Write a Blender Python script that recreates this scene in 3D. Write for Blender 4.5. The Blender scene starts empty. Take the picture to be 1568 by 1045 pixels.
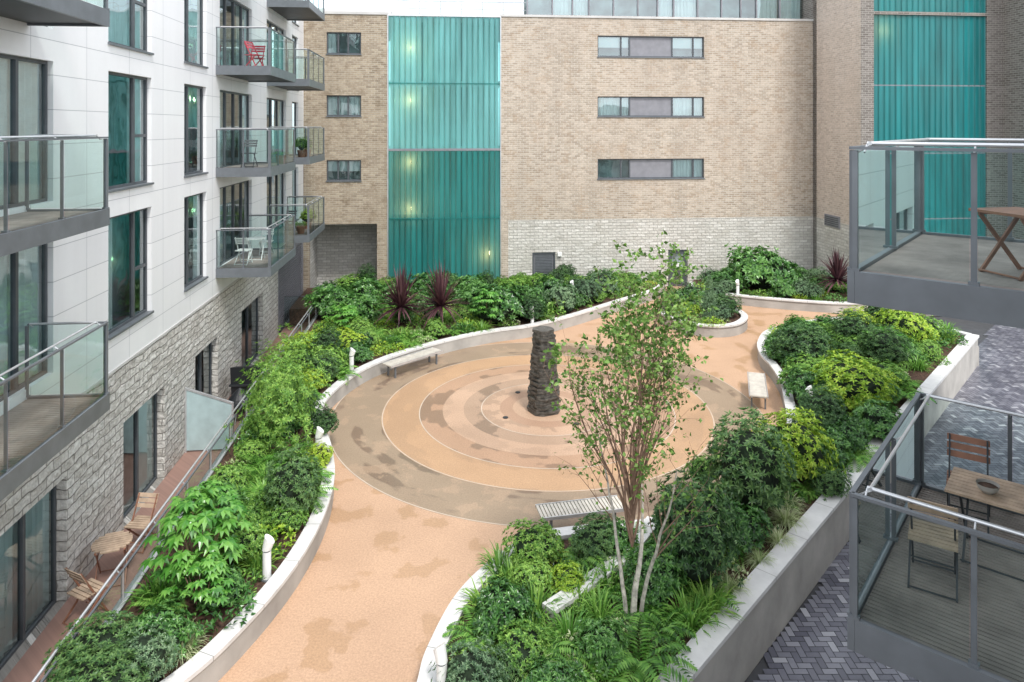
import bpy, math, random
import numpy as np
from mathutils import Vector, Matrix, noise
random.seed(7); rng=np.random.default_rng(7)
TH=math.atan(.097); CT,ST=math.cos(TH),math.sin(TH)
def W(x,y): return (CT*x-ST*y, ST*x+CT*y)
scene=bpy.context.scene
COL=scene.collection

# ---------------------------------------------------------------- materials
def nodes_of(name):
    m=bpy.data.materials.new(name); m.use_nodes=True
    nt=m.node_tree; b=nt.nodes["Principled BSDF"]; return m,nt,b
def N(nt,t,**k):
    n=nt.nodes.new(t)
    for a,v in k.items(): setattr(n,a,v)
    return n
def rgb(c,k=1.0): return (min(c[0]*k,1),min(c[1]*k,1),min(c[2]*k,1),1)
def mixrgb(nt,fac,a,b,mode='MIX'):
    n=N(nt,'ShaderNodeMixRGB',blend_type=mode)
    for i,v in ((0,fac),(1,a),(2,b)):
        if isinstance(v,bpy.types.NodeSocket): nt.links.new(v,n.inputs[i])
        else: n.inputs[i].default_value=v
    return n.outputs[0]
def ramp(nt,fac,stops,interp='LINEAR'):
    r=N(nt,'ShaderNodeValToRGB'); r.color_ramp.interpolation=interp
    e=r.color_ramp.elements
    while len(e)<len(stops): e.new(.5)
    for i,(p,c) in enumerate(stops):
        e[i].position=p; e[i].color=c if len(c)==4 else (*c,1)
    nt.links.new(fac,r.inputs[0]); return r.outputs[0]
def noise_t(nt,vec,scale,detail=3,rough=.55):
    n=N(nt,'ShaderNodeTexNoise'); n.inputs['Scale'].default_value=scale
    n.inputs['Detail'].default_value=detail; n.inputs['Roughness'].default_value=rough
    if vec is not None: nt.links.new(vec,n.inputs['Vector'])
    return n.outputs['Fac']
def math_n(nt,op,a,b=None):
    n=N(nt,'ShaderNodeMath',operation=op)
    for i,v in ((0,a),(1,b)):
        if v is None: continue
        if isinstance(v,bpy.types.NodeSocket): nt.links.new(v,n.inputs[i])
        else: n.inputs[i].default_value=v
    return n.outputs[0]
def bump(nt,b,h,strength,dist=.02):
    n=N(nt,'ShaderNodeBump'); n.inputs['Strength'].default_value=strength; n.inputs['Distance'].default_value=dist
    nt.links.new(h,n.inputs['Height']); nt.links.new(n.outputs[0],b.inputs['Normal'])
def simple(name,c,rough=.6,metal=0,var=.12,scale=3.0,bmp=0,emit=None):
    m,nt,b=nodes_of(name)
    tc=N(nt,'ShaderNodeTexCoord').outputs['Object']
    f=noise_t(nt,tc,scale,3)
    f2=ramp(nt,f,[(.3,(0,0,0)),(.7,(1,1,1))])
    col=mixrgb(nt,f2,rgb(c,1-var),rgb(c,1+var))
    nt.links.new(col,b.inputs['Base Color'])
    b.inputs['Roughness'].default_value=rough; b.inputs['Metallic'].default_value=metal
    if bmp: bump(nt,b,noise_t(nt,tc,scale*8,2),bmp)
    return m
def wallvec(nt):
    tc=N(nt,'ShaderNodeTexCoord').outputs['Object']
    sp=N(nt,'ShaderNodeSeparateXYZ'); nt.links.new(tc,sp.inputs[0])
    u=math_n(nt,'ADD',sp.outputs[0],sp.outputs[1])
    cb=N(nt,'ShaderNodeCombineXYZ'); nt.links.new(u,cb.inputs[0]); nt.links.new(sp.outputs[2],cb.inputs[1])
    return tc,cb.outputs[0],sp.outputs[2]
def brick(name,c1,c2,mo,bw,bh,ms,patch=None,bmp=.5,offset=.5,rock=0,rough=.85,var=.22,stain=0,patch2=None,p2=.4):
    m,nt,b=nodes_of(name)
    tc,v,z=wallvec(nt)
    br=N(nt,'ShaderNodeTexBrick'); br.offset=offset
    if rock:
        nn=N(nt,'ShaderNodeTexNoise'); nn.inputs['Scale'].default_value=2.5; nt.links.new(v,nn.inputs['Vector'])
        vm=N(nt,'ShaderNodeVectorMath',operation='MULTIPLY_ADD'); nt.links.new(nn.outputs['Color'],vm.inputs[0])
        vm.inputs[1].default_value=(rock,rock,0); nt.links.new(v,vm.inputs[2]); v=vm.outputs[0]
    nt.links.new(v,br.inputs['Vector'])
    for k,val in (('Scale',1.0),('Mortar Size',ms),('Mortar Smooth',.3),('Bias',0),('Brick Width',bw),('Row Height',bh)): br.inputs[k].default_value=val
    br.inputs['Color1'].default_value=rgb(c1); br.inputs['Color2'].default_value=rgb(c2); br.inputs['Mortar'].default_value=rgb(mo)
    col=br.outputs['Color']
    if patch:
        f=ramp(nt,noise_t(nt,tc,.45,4,.6),[(.32,(0,0,0)),(.68,(1,1,1))])
        col=mixrgb(nt,math_n(nt,'MULTIPLY',f,.5),col,rgb(patch))
    if patch2:
        fp=ramp(nt,noise_t(nt,v,1.3,4,.8),[(.52,(0,0,0)),(.64,(1,1,1))])
        col=mixrgb(nt,math_n(nt,'MULTIPLY',fp,p2),col,rgb(patch2))
    f2=ramp(nt,noise_t(nt,v,8,2,.7),[(.28,(1-var,)*3),(.72,(1,1,1))])
    col=mixrgb(nt,1.0,col,f2,'MULTIPLY')
    if stain:
        mp=N(nt,'ShaderNodeMapping'); mp.inputs['Scale'].default_value=(1.2,.12,1); nt.links.new(v,mp.inputs[0])
        f3=ramp(nt,noise_t(nt,mp.outputs[0],1.0,4,.6),[(.35,(1-stain,1-stain,1-stain)),(.6,(1,1,1))])
        col=mixrgb(nt,1.0,col,f3,'MULTIPLY')
    nt.links.new(col,b.inputs['Base Color']); b.inputs['Roughness'].default_value=rough
    if bmp:
        h=math_n(nt,'SUBTRACT',math_n(nt,'MULTIPLY',noise_t(nt,v,14 if not rock else 6,2),.8),br.outputs['Fac'])
        bump(nt,b,h,bmp,.03 if not rock else .08)
    return m
def glass(name,tint,refl=.08,rough=.02,wob=0):
    m=bpy.data.materials.new(name); m.use_nodes=True; nt=m.node_tree; nt.nodes.clear()
    o=N(nt,'ShaderNodeOutputMaterial'); t=N(nt,'ShaderNodeBsdfTransparent'); g=N(nt,'ShaderNodeBsdfGlossy')
    t.inputs[0].default_value=rgb(tint); g.inputs['Roughness'].default_value=rough; g.inputs[0].default_value=(.88,.95,.97,1)
    if wob:
        tc=N(nt,'ShaderNodeTexCoord').outputs['Object']
        bn=N(nt,'ShaderNodeBump'); bn.inputs['Strength'].default_value=wob; bn.inputs['Distance'].default_value=.05
        nt.links.new(noise_t(nt,tc,1.4,1),bn.inputs['Height']); nt.links.new(bn.outputs[0],g.inputs['Normal'])
    lw=N(nt,'ShaderNodeLayerWeight'); lw.inputs[0].default_value=.28
    f=math_n(nt,'MINIMUM',math_n(nt,'ADD',lw.outputs['Fresnel'],refl),.95)
    mx=N(nt,'ShaderNodeMixShader'); nt.links.new(f,mx.inputs[0]); nt.links.new(t.outputs[0],mx.inputs[1]); nt.links.new(g.outputs[0],mx.inputs[2])
    nt.links.new(mx.outputs[0],o.inputs[0]); return m
def channel_glass(name,c,through,tl=.25):
    m,nt,b=nodes_of(name)
    tc,v,z=wallvec(nt)
    mp=N(nt,'ShaderNodeMapping'); mp.inputs['Scale'].default_value=(1.9,.13,1); nt.links.new(v,mp.inputs[0])
    f=ramp(nt,noise_t(nt,mp.outputs[0],1.0,3,.6),[(.3,(0,0,0)),(.7,(1,1,1))])
    col=mixrgb(nt,f,rgb(c,.65),rgb(c,1.45)); nt.links.new(col,b.inputs['Base Color'])
    b.inputs['Roughness'].default_value=.16
    g=N(nt,'ShaderNodeNewGeometry')
    t=N(nt,'ShaderNodeBsdfTransparent'); t.inputs[0].default_value=rgb((c[0]*.8+.18,c[1]*.6+.45,c[2]*.6+.46))
    tr=N(nt,'ShaderNodeBsdfTranslucent'); tr.inputs[0].default_value=(.75,.82,.62,1)
    m1=N(nt,'ShaderNodeMixShader'); m1.inputs[0].default_value=tl; nt.links.new(b.outputs[0],m1.inputs[1]); nt.links.new(tr.outputs[0],m1.inputs[2])
    mx=N(nt,'ShaderNodeMixShader'); nt.links.new(math_n(nt,'ADD',math_n(nt,'MULTIPLY',g.outputs['Random Per Island'],.14),through-.07),mx.inputs[0])
    nt.links.new(m1.outputs[0],mx.inputs[1]); nt.links.new(t.outputs[0],mx.inputs[2])
    nt.links.new(mx.outputs[0],nt.nodes['Material Output'].inputs[0]); return m
def foliage(name,dark,mid,light,rough=.4,trans=.24,gloss=.035):
    m=bpy.data.materials.new(name); m.use_nodes=True; nt=m.node_tree; nt.nodes.clear()
    o=N(nt,'ShaderNodeOutputMaterial')
    g=N(nt,'ShaderNodeNewGeometry'); oi=N(nt,'ShaderNodeObjectInfo')
    tc=N(nt,'ShaderNodeTexCoord').outputs['Object']
    cl=noise_t(nt,tc,2.2,1)
    a=math_n(nt,'MULTIPLY',g.outputs['Random Per Island'],.6)
    bb=math_n(nt,'MULTIPLY',cl,.6); cc=math_n(nt,'MULTIPLY',oi.outputs['Random'],.3)
    f=math_n(nt,'SUBTRACT',math_n(nt,'ADD',math_n(nt,'ADD',a,bb),cc),.2)
    col=ramp(nt,f,[(.12,dark),(.45,mid),(.85,light)])
    d=N(nt,'ShaderNodeBsdfDiffuse'); nt.links.new(col,d.inputs[0])
    t=N(nt,'ShaderNodeBsdfTranslucent'); nt.links.new(col,t.inputs[0])
    mx=N(nt,'ShaderNodeMixShader'); mx.inputs[0].default_value=trans
    nt.links.new(d.outputs[0],mx.inputs[1]); nt.links.new(t.outputs[0],mx.inputs[2])
    gl=N(nt,'ShaderNodeBsdfGlossy'); gl.inputs['Roughness'].default_value=rough
    m2=N(nt,'ShaderNodeMixShader'); m2.inputs[0].default_value=gloss; nt.links.new(mx.outputs[0],m2.inputs[1]); nt.links.new(gl.outputs[0],m2.inputs[2])
    nt.links.new(m2.outputs[0],o.inputs[0]); return m

M={}
M['brick']=brick('stock_brick',(.61,.52,.42),(.37,.30,.225),(.65,.60,.53),.30,.105,.014,patch=(.55,.455,.365),stain=.12,patch2=(.41,.285,.18))
M['brickbrown']=brick('brown_brick',(.52,.43,.315),(.29,.225,.155),(.55,.50,.42),.30,.105,.014,patch=(.42,.34,.25),stain=.12,patch2=(.24,.175,.11),p2=.55)
M['brickpink']=brick('pink_brick',(.72,.60,.51),(.52,.42,.345),(.70,.65,.58),.30,.105,.014,patch=(.63,.52,.43),stain=.1)
M['brickgrey']=brick('grey_brick',(.27,.245,.215),(.16,.14,.12),(.38,.35,.32),.30,.105,.014)
M['stone']=brick('split_face_stone',(.74,.715,.66),(.57,.545,.49),(.44,.42,.385),.44,.15,.014,rock=.02,bmp=.7,stain=.08,patch2=(.42,.37,.30),p2=.25)
M['rock']=brick('rock_face_stone',(.76,.74,.69),(.60,.57,.52),(.32,.30,.27),.48,.19,.012,rock=.14,bmp=1.0,var=.38)
M['white']=brick('white_cladding',(.87,.87,.87),(.84,.84,.85),(.45,.46,.48),1.9,.63,.008,bmp=0,offset=0,rough=.4,var=.02,stain=.05)
M['frame']=simple('grey_window_frame',(.09,.10,.11),.45,.2)
M['fascia']=simple('grey_fascia_metal',(.16,.175,.19),.45,.3)
M['alu']=simple('brushed_aluminium',(.60,.61,.62),.35,.6)
M['dark']=simple('dark_metal',(.045,.05,.055),.5,.4)
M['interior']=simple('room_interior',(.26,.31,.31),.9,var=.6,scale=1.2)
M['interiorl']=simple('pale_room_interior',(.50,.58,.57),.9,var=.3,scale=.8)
M['curtain']=simple('net_curtain',(.84,.85,.84),.9,var=.06)
M['pane']=glass('window_glass',(.74,.88,.88),.17,wob=.12)
M['bglass']=glass('balustrade_glass',(.82,.93,.91),.02)
M['frost']=simple('frosted_glass',(.40,.52,.53),.3)
M['deck']=simple('grooved_decking',(.32,.265,.24),.75,var=.3,scale=2,bmp=.4)
M['coping']=simple('white_coping_stone',(.64,.63,.61),.6,var=.12,scale=2.2,bmp=.15)
M['joint']=simple('coping_joint',(.30,.29,.27),.9)
M['line']=simple('pale_edging',(.53,.44,.35),.6)
M['render']=simple('beige_render',(.38,.36,.33),.85,var=.2,scale=1.2,bmp=.2)
M['soil']=simple('bark_mulch',(.10,.055,.035),.95,var=.6,scale=14,bmp=1)
M['wood']=simple('weathered_wood',(.42,.31,.22),.7,var=.25,scale=6)
M['palewood']=simple('pale_bench_wood',(.58,.54,.47),.7,var=.15,scale=6)
M['redwood']=simple('brown_teak',(.28,.13,.08),.6,var=.25,scale=6)
M['louvre']=simple('grey_louvre_paint',(.23,.23,.25),.5)
M['whitepaint']=simple('white_paint',(.78,.78,.76),.4,var=.04)
M['red']=simple('red_plastic',(.6,.03,.06),.4)
M['black']=simple('black_cover',(.015,.017,.02),.5)
M['concrete']=simple('light_concrete',(.55,.54,.52),.8,var=.1,scale=1.2)
M['terrace']=brick('terrace_decking',(.36,.22,.17),(.30,.18,.145),(.08,.05,.04),40,.14,.008,bmp=0,rough=.7)
M['slate']=simple('dark_slate',(.085,.08,.07),.45,var=.6,scale=9,bmp=.6)
M['bark']=simple('birch_bark',(.50,.46,.40),.8,var=.4,scale=12)
M['twig']=simple('brown_twig',(.24,.15,.105),.8,var=.3,scale=9)
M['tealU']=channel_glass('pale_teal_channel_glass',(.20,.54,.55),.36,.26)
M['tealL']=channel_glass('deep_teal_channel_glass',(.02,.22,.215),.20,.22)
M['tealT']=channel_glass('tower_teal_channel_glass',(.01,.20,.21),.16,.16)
M['ground']=simple('asphalt_ground',(.07,.07,.075),.8)
M['roofgrey']=simple('roof_membrane',(.5,.52,.54),.8)

F={}
F['rhodo']=foliage('rhododendron_leaf',(.012,.04,.012),(.045,.12,.035),(.15,.27,.08))
F['laurel']=foliage('laurel_leaf',(.015,.055,.013),(.055,.17,.035),(.17,.36,.085),.3,gloss=.05)
F['lime']=foliage('lime_leaf',(.07,.18,.012),(.27,.45,.035),(.52,.64,.08))
F['mid']=foliage('mid_green_leaf',(.025,.085,.014),(.12,.28,.045),(.32,.52,.10))
F['fern']=foliage('fern_leaf',(.025,.09,.012),(.11,.29,.04),(.28,.50,.10))
F['fatsia']=foliage('fatsia_leaf',(.02,.10,.012),(.07,.25,.03),(.20,.44,.08),.3,gloss=.06)
F['purple']=foliage('burgundy_leaf',(.022,.009,.013),(.065,.026,.036),(.16,.08,.085))
F['pale']=foliage('variegated_leaf',(.12,.22,.06),(.40,.50,.20),(.72,.75,.48))
F['birch']=foliage('birch_leaf',(.05,.12,.018),(.15,.29,.055),(.34,.50,.13))
F['core']=simple('shrub_shade_core',(.012,.025,.010),.95,var=.5,scale=8)  # added solid core; the shade inside a shrub is put into its colour
F['grey']=foliage('blue_green_leaf',(.03,.075,.035),(.10,.19,.09),(.27,.40,.21))

# path with rings
m,nt,b=nodes_of('resin_bound_gravel'); M['path']=m
tc=N(nt,'ShaderNodeTexCoord').outputs['Object']
sp=N(nt,'ShaderNodeSeparateXYZ'); nt.links.new(tc,sp.inputs[0])
dx=math_n(nt,'SUBTRACT',sp.outputs[0],1.04); dy=math_n(nt,'SUBTRACT',sp.outputs[1],21.2)
dd=math_n(nt,'SQRT',math_n(nt,'ADD',math_n(nt,'MULTIPLY',dx,dx),math_n(nt,'MULTIPLY',dy,dy)))
ang=math_n(nt,'ARCTAN2',dy,dx)
q=math_n(nt,'DIVIDE',dd,10.0)
peach=(.66,.43,.28); ochre=(.60,.38,.22); brn=(.40,.30,.205); pink=(.64,.435,.30)
ringc=ramp(nt,q,[(0,pink),(.10,(.53,.34,.23)),(.14,pink),(.195,(.52,.36,.25)),(.25,pink),(.31,(.55,.35,.225)),(.38,ochre),(.49,brn),(.64,peach)],'CONSTANT')
pol=N(nt,'ShaderNodeCombineXYZ'); nt.links.new(math_n(nt,'MULTIPLY',dd,1.1),pol.inputs[0]); nt.links.new(math_n(nt,'MULTIPLY',math_n(nt,'ABSOLUTE',ang),1.7),pol.inputs[1])
wet=ramp(nt,noise_t(nt,pol.outputs[0],1.1,3.5,.55),[(.52,(0,0,0)),(.55,(1,1,1))])
inside=ramp(nt,q,[(0,(0,0,0)),(.14,(.3,.3,.3)),(.195,(.55,.55,.55)),(.25,(.15,.15,.15)),(.31,(.55,.55,.55)),(.38,(.15,.15,.15)),(.49,(.75,.75,.75)),(.64,(0,0,0))],'CONSTANT')
wm=mixrgb(nt,1.0,wet,inside,'MULTIPLY')
col=mixrgb(nt,wm,ringc,(.22,.15,.105,1))
dry=ramp(nt,noise_t(nt,tc,1.3,4,.6),[(.55,(0,0,0)),(.59,(1,1,1))])
isbr=ramp(nt,q,[(0,(0,0,0)),(.49,(.6,.6,.6)),(.64,(0,0,0))],'CONSTANT')
col=mixrgb(nt,mixrgb(nt,1.0,dry,isbr,'MULTIPLY'),col,(*(.52,.37,.25),1))
st=ramp(nt,noise_t(nt,tc,1.15,3,.5),[(.56,(0,0,0)),(.59,(1,1,1))])
outm=ramp(nt,q,[(0,(0,0,0)),(.64,(.5,.5,.5))],'CONSTANT')
sm=mixrgb(nt,1.0,st,outm,'MULTIPLY')
col=mixrgb(nt,sm,col,(.48,.28,.13,1))
big_=ramp(nt,noise_t(nt,tc,.3,5,.65),[(.3,(.80,.79,.78)),(.7,(1,1,1))]); col=mixrgb(nt,1.0,col,big_,'MULTIPLY')
sp2=ramp(nt,noise_t(nt,tc,26,3,.85),[(.32,(.66,.64,.62)),(.68,(1.0,1.0,1.0))]); col=mixrgb(nt,1.0,col,sp2,'MULTIPLY')
nt.links.new(col,b.inputs['Base Color'])
nt.links.new(math_n(nt,'SUBTRACT',.52,math_n(nt,'MULTIPLY',math_n(nt,'ADD',wm,sm),.32)),b.inputs['Roughness'])
# pavers
m,nt,b=nodes_of('herringbone_paver'); M['paver']=m
g=N(nt,'ShaderNodeNewGeometry'); tc=N(nt,'ShaderNodeTexCoord').outputs['Object']
col=ramp(nt,g.outputs['Random Per Island'],[(0,(.12,.12,.15)),(.5,(.19,.19,.225)),(.9,(.27,.27,.305)),(1,(.46,.46,.49))])
col=mixrgb(nt,1.0,col,ramp(nt,noise_t(nt,tc,.5,4),[(.3,(.7,.7,.7)),(.7,(1,1,1))]),'MULTIPLY')
nt.links.new(col,b.inputs['Base Color']); b.inputs['Roughness'].default_value=.34

# ---------------------------------------------------------------- mesh builder
class MB:
    def __init__(s): s.v=[];s.f=[];s.m=[];s.mats=[]
    def mi(s,m):
        if m not in s.mats: s.mats.append(m)
        return s.mats.index(m)
    def poly(s,pts,m):
        n=len(s.v); s.v+= [tuple(p) for p in pts]; s.f.append(tuple(range(n,n+len(pts)))); s.m.append(s.mi(m))
    def hexa(s,c,m):
        n=len(s.v); s.v+=[tuple(p) for p in c]; k=s.mi(m)
        for f in ((0,3,2,1),(4,5,6,7),(0,1,5,4),(1,2,6,5),(2,3,7,6),(3,0,4,7)):
            s.f.append(tuple(n+i for i in f)); s.m.append(k)
    def box(s,x0,x1,y0,y1,z0,z1,m):
        s.hexa([(x0,y0,z0),(x1,y0,z0),(x1,y1,z0),(x0,y1,z0),(x0,y0,z1),(x1,y0,z1),(x1,y1,z1),(x0,y1,z1)],m)
    def boxP(s,P,u0,u1,d0,d1,z0,z1,m):
        s.hexa([P(u0,d0,z0),P(u1,d0,z0),P(u1,d1,z0),P(u0,d1,z0),P(u0,d0,z1),P(u1,d0,z1),P(u1,d1,z1),P(u0,d1,z1)],m)
    def tube(s,p,q,r0,r1,m,n=8,cap=True):
        p=Vector(p);q=Vector(q);d=(q-p)
        if d.length<1e-6:return
        d.normalize(); a=d.orthogonal().normalized(); b=d.cross(a); k=s.mi(m); st=len(s.v)
        for (c,r) in ((p,r0),(q,r1)):
            for i in range(n):
                t=2*math.pi*i/n; s.v.append(tuple(c+a*math.cos(t)*r+b*math.sin(t)*r))
        for i in range(n):
            j=(i+1)%n; s.f.append((st+i,st+j,st+n+j,st+n+i)); s.m.append(k)
        if cap:
            s.f.append(tuple(st+i for i in range(n))[::-1]); s.m.append(k)
            s.f.append(tuple(st+n+i for i in range(n))); s.m.append(k)
    def beam(s,p,q,w,h,m):
        p=Vector(p);q=Vector(q);d=(q-p).normalized()
        up=Vector((0,0,1)) if abs(d.z)<.95 else Vector((0,1,0))
        a=d.cross(up).normalized()*w/2; b=a.cross(d).normalized()*h/2
        s.hexa([p-a-b,p+a-b,p+a+b,p-a+b,q-a-b,q+a-b,q+a+b,q-a+b],m)
    def build(s,name,parent=None,loc=(0,0,0),rot=0,smooth=False):
        me=bpy.data.meshes.new(name); me.from_pydata(s.v,[],s.f)
        for m in s.mats: me.materials.append(m)
        me.polygons.foreach_set('material_index',s.m)
        if smooth: me.polygons.foreach_set('use_smooth',[True]*len(s.f))
        me.update(); o=bpy.data.objects.new(name,me); COL.objects.link(o)
        o.location=loc; o.rotation_euler[2]=rot
        if parent: o.parent=parent
        return o
def empty(name,loc=(0,0,0),rot=0):
    o=bpy.data.objects.new(name,None); COL.objects.link(o); o.location=loc; o.rotation_euler[2]=rot; return o

def wall_holes(B,P,u0,u1,z0,z1,holes,mat,reveal=.2,rmat=None):
    us=sorted({u0,u1,*[h[0] for h in holes],*[h[1] for h in holes]}); us=[u for u in us if u0<=u<=u1]
    zs=sorted({z0,z1,*[h[2] for h in holes],*[h[3] for h in holes]}); zs=[z for z in zs if z0<=z<=z1]
    for i in range(len(us)-1):
        for j in range(len(zs)-1):
            uc=(us[i]+us[i+1])/2; zc=(zs[j]+zs[j+1])/2
            if any(h[0]<uc<h[1] and h[2]<zc<h[3] for h in holes): continue
            B.poly([P(us[i],0,zs[j]),P(us[i+1],0,zs[j]),P(us[i+1],0,zs[j+1]),P(us[i],0,zs[j+1])],mat)
    r=rmat or mat
    for a,b_,c,d in [h[:4] for h in holes]:
        B.poly([P(a,0,c),P(a,reveal,c),P(a,reveal,d),P(a,0,d)],r); B.poly([P(b_,0,c),P(b_,0,d),P(b_,reveal,d),P(b_,reveal,c)],r)
        B.poly([P(a,0,d),P(a,reveal,d),P(b_,reveal,d),P(b_,0,d)],r); B.poly([P(a,0,c),P(b_,0,c),P(b_,reveal,c),P(a,reveal,c)],r)
def curtain(B,P,u0,u1,d,z0,z1,m):
    n=max(3,int((u1-u0)/.05)); 
    for i in range(n):
        a=u0+(u1-u0)*i/n; b_=u0+(u1-u0)*(i+1)/n
        da=d+.035*math.sin(a*28)+.02*math.sin(a*61); db=d+.035*math.sin(b_*28)+.02*math.sin(b_*61)
        B.poly([P(a,da,z0),P(b_,db,z0),P(b_,db,z1),P(a,da,z1)],m)
def window(B,P,u0,u1,z0,z1,mull=(.5,),trans=None,cur='',dp=.12,fw=.06,sill=True,inter=None,blank=()):
    inter=inter or M['interior']
    fr=M['frame']
    B.boxP(P,u0,u0+fw,dp,dp+.07,z0,z1,fr); B.boxP(P,u1-fw,u1,dp,dp+.07,z0,z1,fr)
    B.boxP(P,u0+fw,u1-fw,dp,dp+.07,z0,z0+fw,fr); B.boxP(P,u0+fw,u1-fw,dp,dp+.07,z1-fw,z1,fr)
    edges=[u0+fw]+[u0+(u1-u0)*k for k in mull]+[u1-fw]
    for k in edges[1:-1]: B.boxP(P,k-.04,k+.04,dp-.01,dp+.075,z0+fw,z1-fw,fr)
    if trans:
        i,fz=trans; zz=z0+(z1-z0)*fz; B.boxP(P,edges[i]+.04,edges[i+1]-.04,dp,dp+.06,zz-.035,zz+.035,fr)
    for i in range(len(edges)-1):
        a,b_=edges[i],edges[i+1]
        if i in blank: B.poly([P(a,dp+.03,z0),P(b_,dp+.03,z0),P(b_,dp+.03,z1),P(a,dp+.03,z1)],M['louvre'])
        else: B.poly([P(a,dp+.035,z0),P(b_,dp+.035,z0),P(b_,dp+.035,z1),P(a,dp+.035,z1)],M['pane'])
    D=dp+.6
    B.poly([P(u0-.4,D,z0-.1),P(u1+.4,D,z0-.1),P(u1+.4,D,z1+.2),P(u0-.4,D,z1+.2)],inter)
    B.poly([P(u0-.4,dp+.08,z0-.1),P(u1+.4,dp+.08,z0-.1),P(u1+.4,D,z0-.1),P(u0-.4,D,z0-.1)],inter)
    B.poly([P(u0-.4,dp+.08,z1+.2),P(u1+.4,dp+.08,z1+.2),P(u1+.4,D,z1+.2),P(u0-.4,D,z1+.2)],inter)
    w=u1-u0
    if 'l' in cur: curtain(B,P,u0+.03,u0+w*random.uniform(.25,.42),dp+.13,z0+.02,z1-.03,M['curtain'])
    if 'r' in cur: curtain(B,P,u1-w*random.uniform(.25,.42),u1-.03,dp+.13,z0+.02,z1-.03,M['curtain'])
    if 'f' in cur: curtain(B,P,u0+.03,u1-.03,dp+.14,z0+.02,z1-.03,M['curtain'])
    if 'b' in cur: B.poly([P(u0,dp+.12,z1-(z1-z0)*.55),P(u1,dp+.12,z1-(z1-z0)*.55),P(u1,dp+.12,z1),P(u0,dp+.12,z1)],M['curtain'])
    if sill: B.boxP(P,u0-.03,u1+.03,-.05,dp-.003,z0-.045,z0+.004,M['fascia'])

def balcony_mesh(name,p,L,rail_h=1.15,board=.075,handrail=True):
    B=MB(); fa=M['fascia']
    B.box(0,p-.06,.06,L-.06,-.22,-.05,M['dark'])
    B.box(p-.06,p,0,L,-.26,.03,fa); B.box(0,p-.062,0,.058,-.26,.03,fa); B.box(0,p-.062,L-.058,L,-.26,.03,fa)
    y=.065
    while y<L-.07-board:
        B.box(.01,p-.07,y,y+board-.016,-.045,.0,M['deck']); y+=board
    zt=rail_h
    def side(a,b_,n):
        a=Vector(a);b_=Vector(b_);d=(b_-a);ln=d.length;d.normalize();nr=Vector((d.y,-d.x,0))
        for i in range(n+1):
            t=a+d*(ln*i/n); t=t-nr*.03
            B.beam(t+Vector((0,0,.03)),t+Vector((0,0,zt-.02)),.045,.018 if 0<i<n else .045,fa)
            B.beam(t+Vector((0,0,.03)),t+Vector((0,0,.055)),.08,.06,fa)
        for i in range(n):
            s0=a+d*(ln*i/n+.03); s1=a+d*(ln*(i+1)/n-.03)
            B.poly([s0+Vector((0,0,.05)),s1+Vector((0,0,.05)),s1+Vector((0,0,zt-.02)),s0+Vector((0,0,zt-.02))],M['bglass'])
        B.beam(a+Vector((0,0,zt)),b_+Vector((0,0,zt)),.045,.028,fa)
        if handrail:
            h=a-nr*.13+d*.1; h2=b_-nr*.13-d*.1
            B.tube(h+Vector((0,0,zt+.04)),h2+Vector((0,0,zt+.04)),.018,.018,M['alu'],8)
            for i in range(n+1):
                t=h+(h2-h)*(i/n); B.tube(t+Vector((0,0,zt+.03)),t+nr*.1+Vector((0,0,zt-.04)),.01,.01,M['alu'],5)
    side((0,.03,0),(p-.03,.03,0),2 if p>1.5 else 1); side((p-.03,.03,0),(p-.03,L-.03,0),max(2,round(L/1.3))); side((p-.03,L-.03,0),(0,L-.03,0),2 if p>1.5 else 1)
    o=B.build(name); return o

# ---------------------------------------------------------------- left building
apt=empty('white_apartment_building',rot=TH)
XF=-7.1
PL=lambda u,d,z:(XF-d,u,z)
levels=[4.02,7.15,10.3,13.45]
B=MB(); holes=[]
wins=[]
for li,z in enumerate(levels):
    zt=z+2.55
    wins.append((6.2,9.0,z,zt,'AB',li)); wins.append((10.6,13.5,z,zt,'A',li)); wins.append((15.6,17.8,z,zt,'B',li)); wins.append((19.95,21.75,z,zt,'C',li))
    wins.append((23.0,26.7,z,zt,'D',li)); wins.append((28.9,32.3,z,zt,'E',li)); wins.append((33.6,35.0,z,zt,'C',li))
wall_holes(B,PL,2.0,36.2,3.25,17.0,[w[:4] for w in wins],M['white'])
B.boxP(PL,2.0,36.2,-.04,.3,16.99,17.2,M['fascia'])
B.boxP(PL,2.0,30.8,-.015,.1,3.21,3.27,M['concrete'])
B.boxP(PL,2.0,36.2,1.6,9,-.45,17,M['concrete'])
B.build('walls',apt)
B=MB()
cu={'A':'lr','AB':'lr','B':'l','C':'r','D':'lf','E':'r'}
for (u0,u1,z0,z1,k,li) in wins:
    c=cu[k]
    if k=='B': c=['l','r','f','f'][li]
    if k=='D': c=['l','lr','r','f'][li]
    if k in('A','AB'): c=['f','f','lr','r'][li]
    if k=='C': c=['r','l','f','r'][li]
    mu={'A':(.36,.68),'AB':(.5,),'B':(.66,),'C':(.3,),'D':(.25,.5,.75),'E':(.33,.66)}[k]
    tr={'B':(1,.45)}.get(k)
    window(B,PL,u0,u1,z0,z1,mu,tr,c,dp=.10,sill=k in 'BC')
B.build('windows',apt)
B=MB()
gw=[(6.0,9.2,-.45,1.92),(10.9,13.95,-.45,1.92),(16.3,18.6,-.45,1.92),(20.8,22.8,-.45,1.92),(25.4,28.3,-.45,2.0)]
wall_holes(B,PL,2.0,30.8,-.45,3.24,gw,M['rock'],.25)
B.build('stone_base',apt)
B=MB()
for i,(a,b_,c_,d_) in enumerate(gw): window(B,PL,a,b_,c_,d_,(.5,) if i!=1 else (.33,.66),None,['f','f','r','l','l'][i],dp=.18,sill=False)
B.build('ground_floor_doors',apt)
B=MB()
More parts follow.
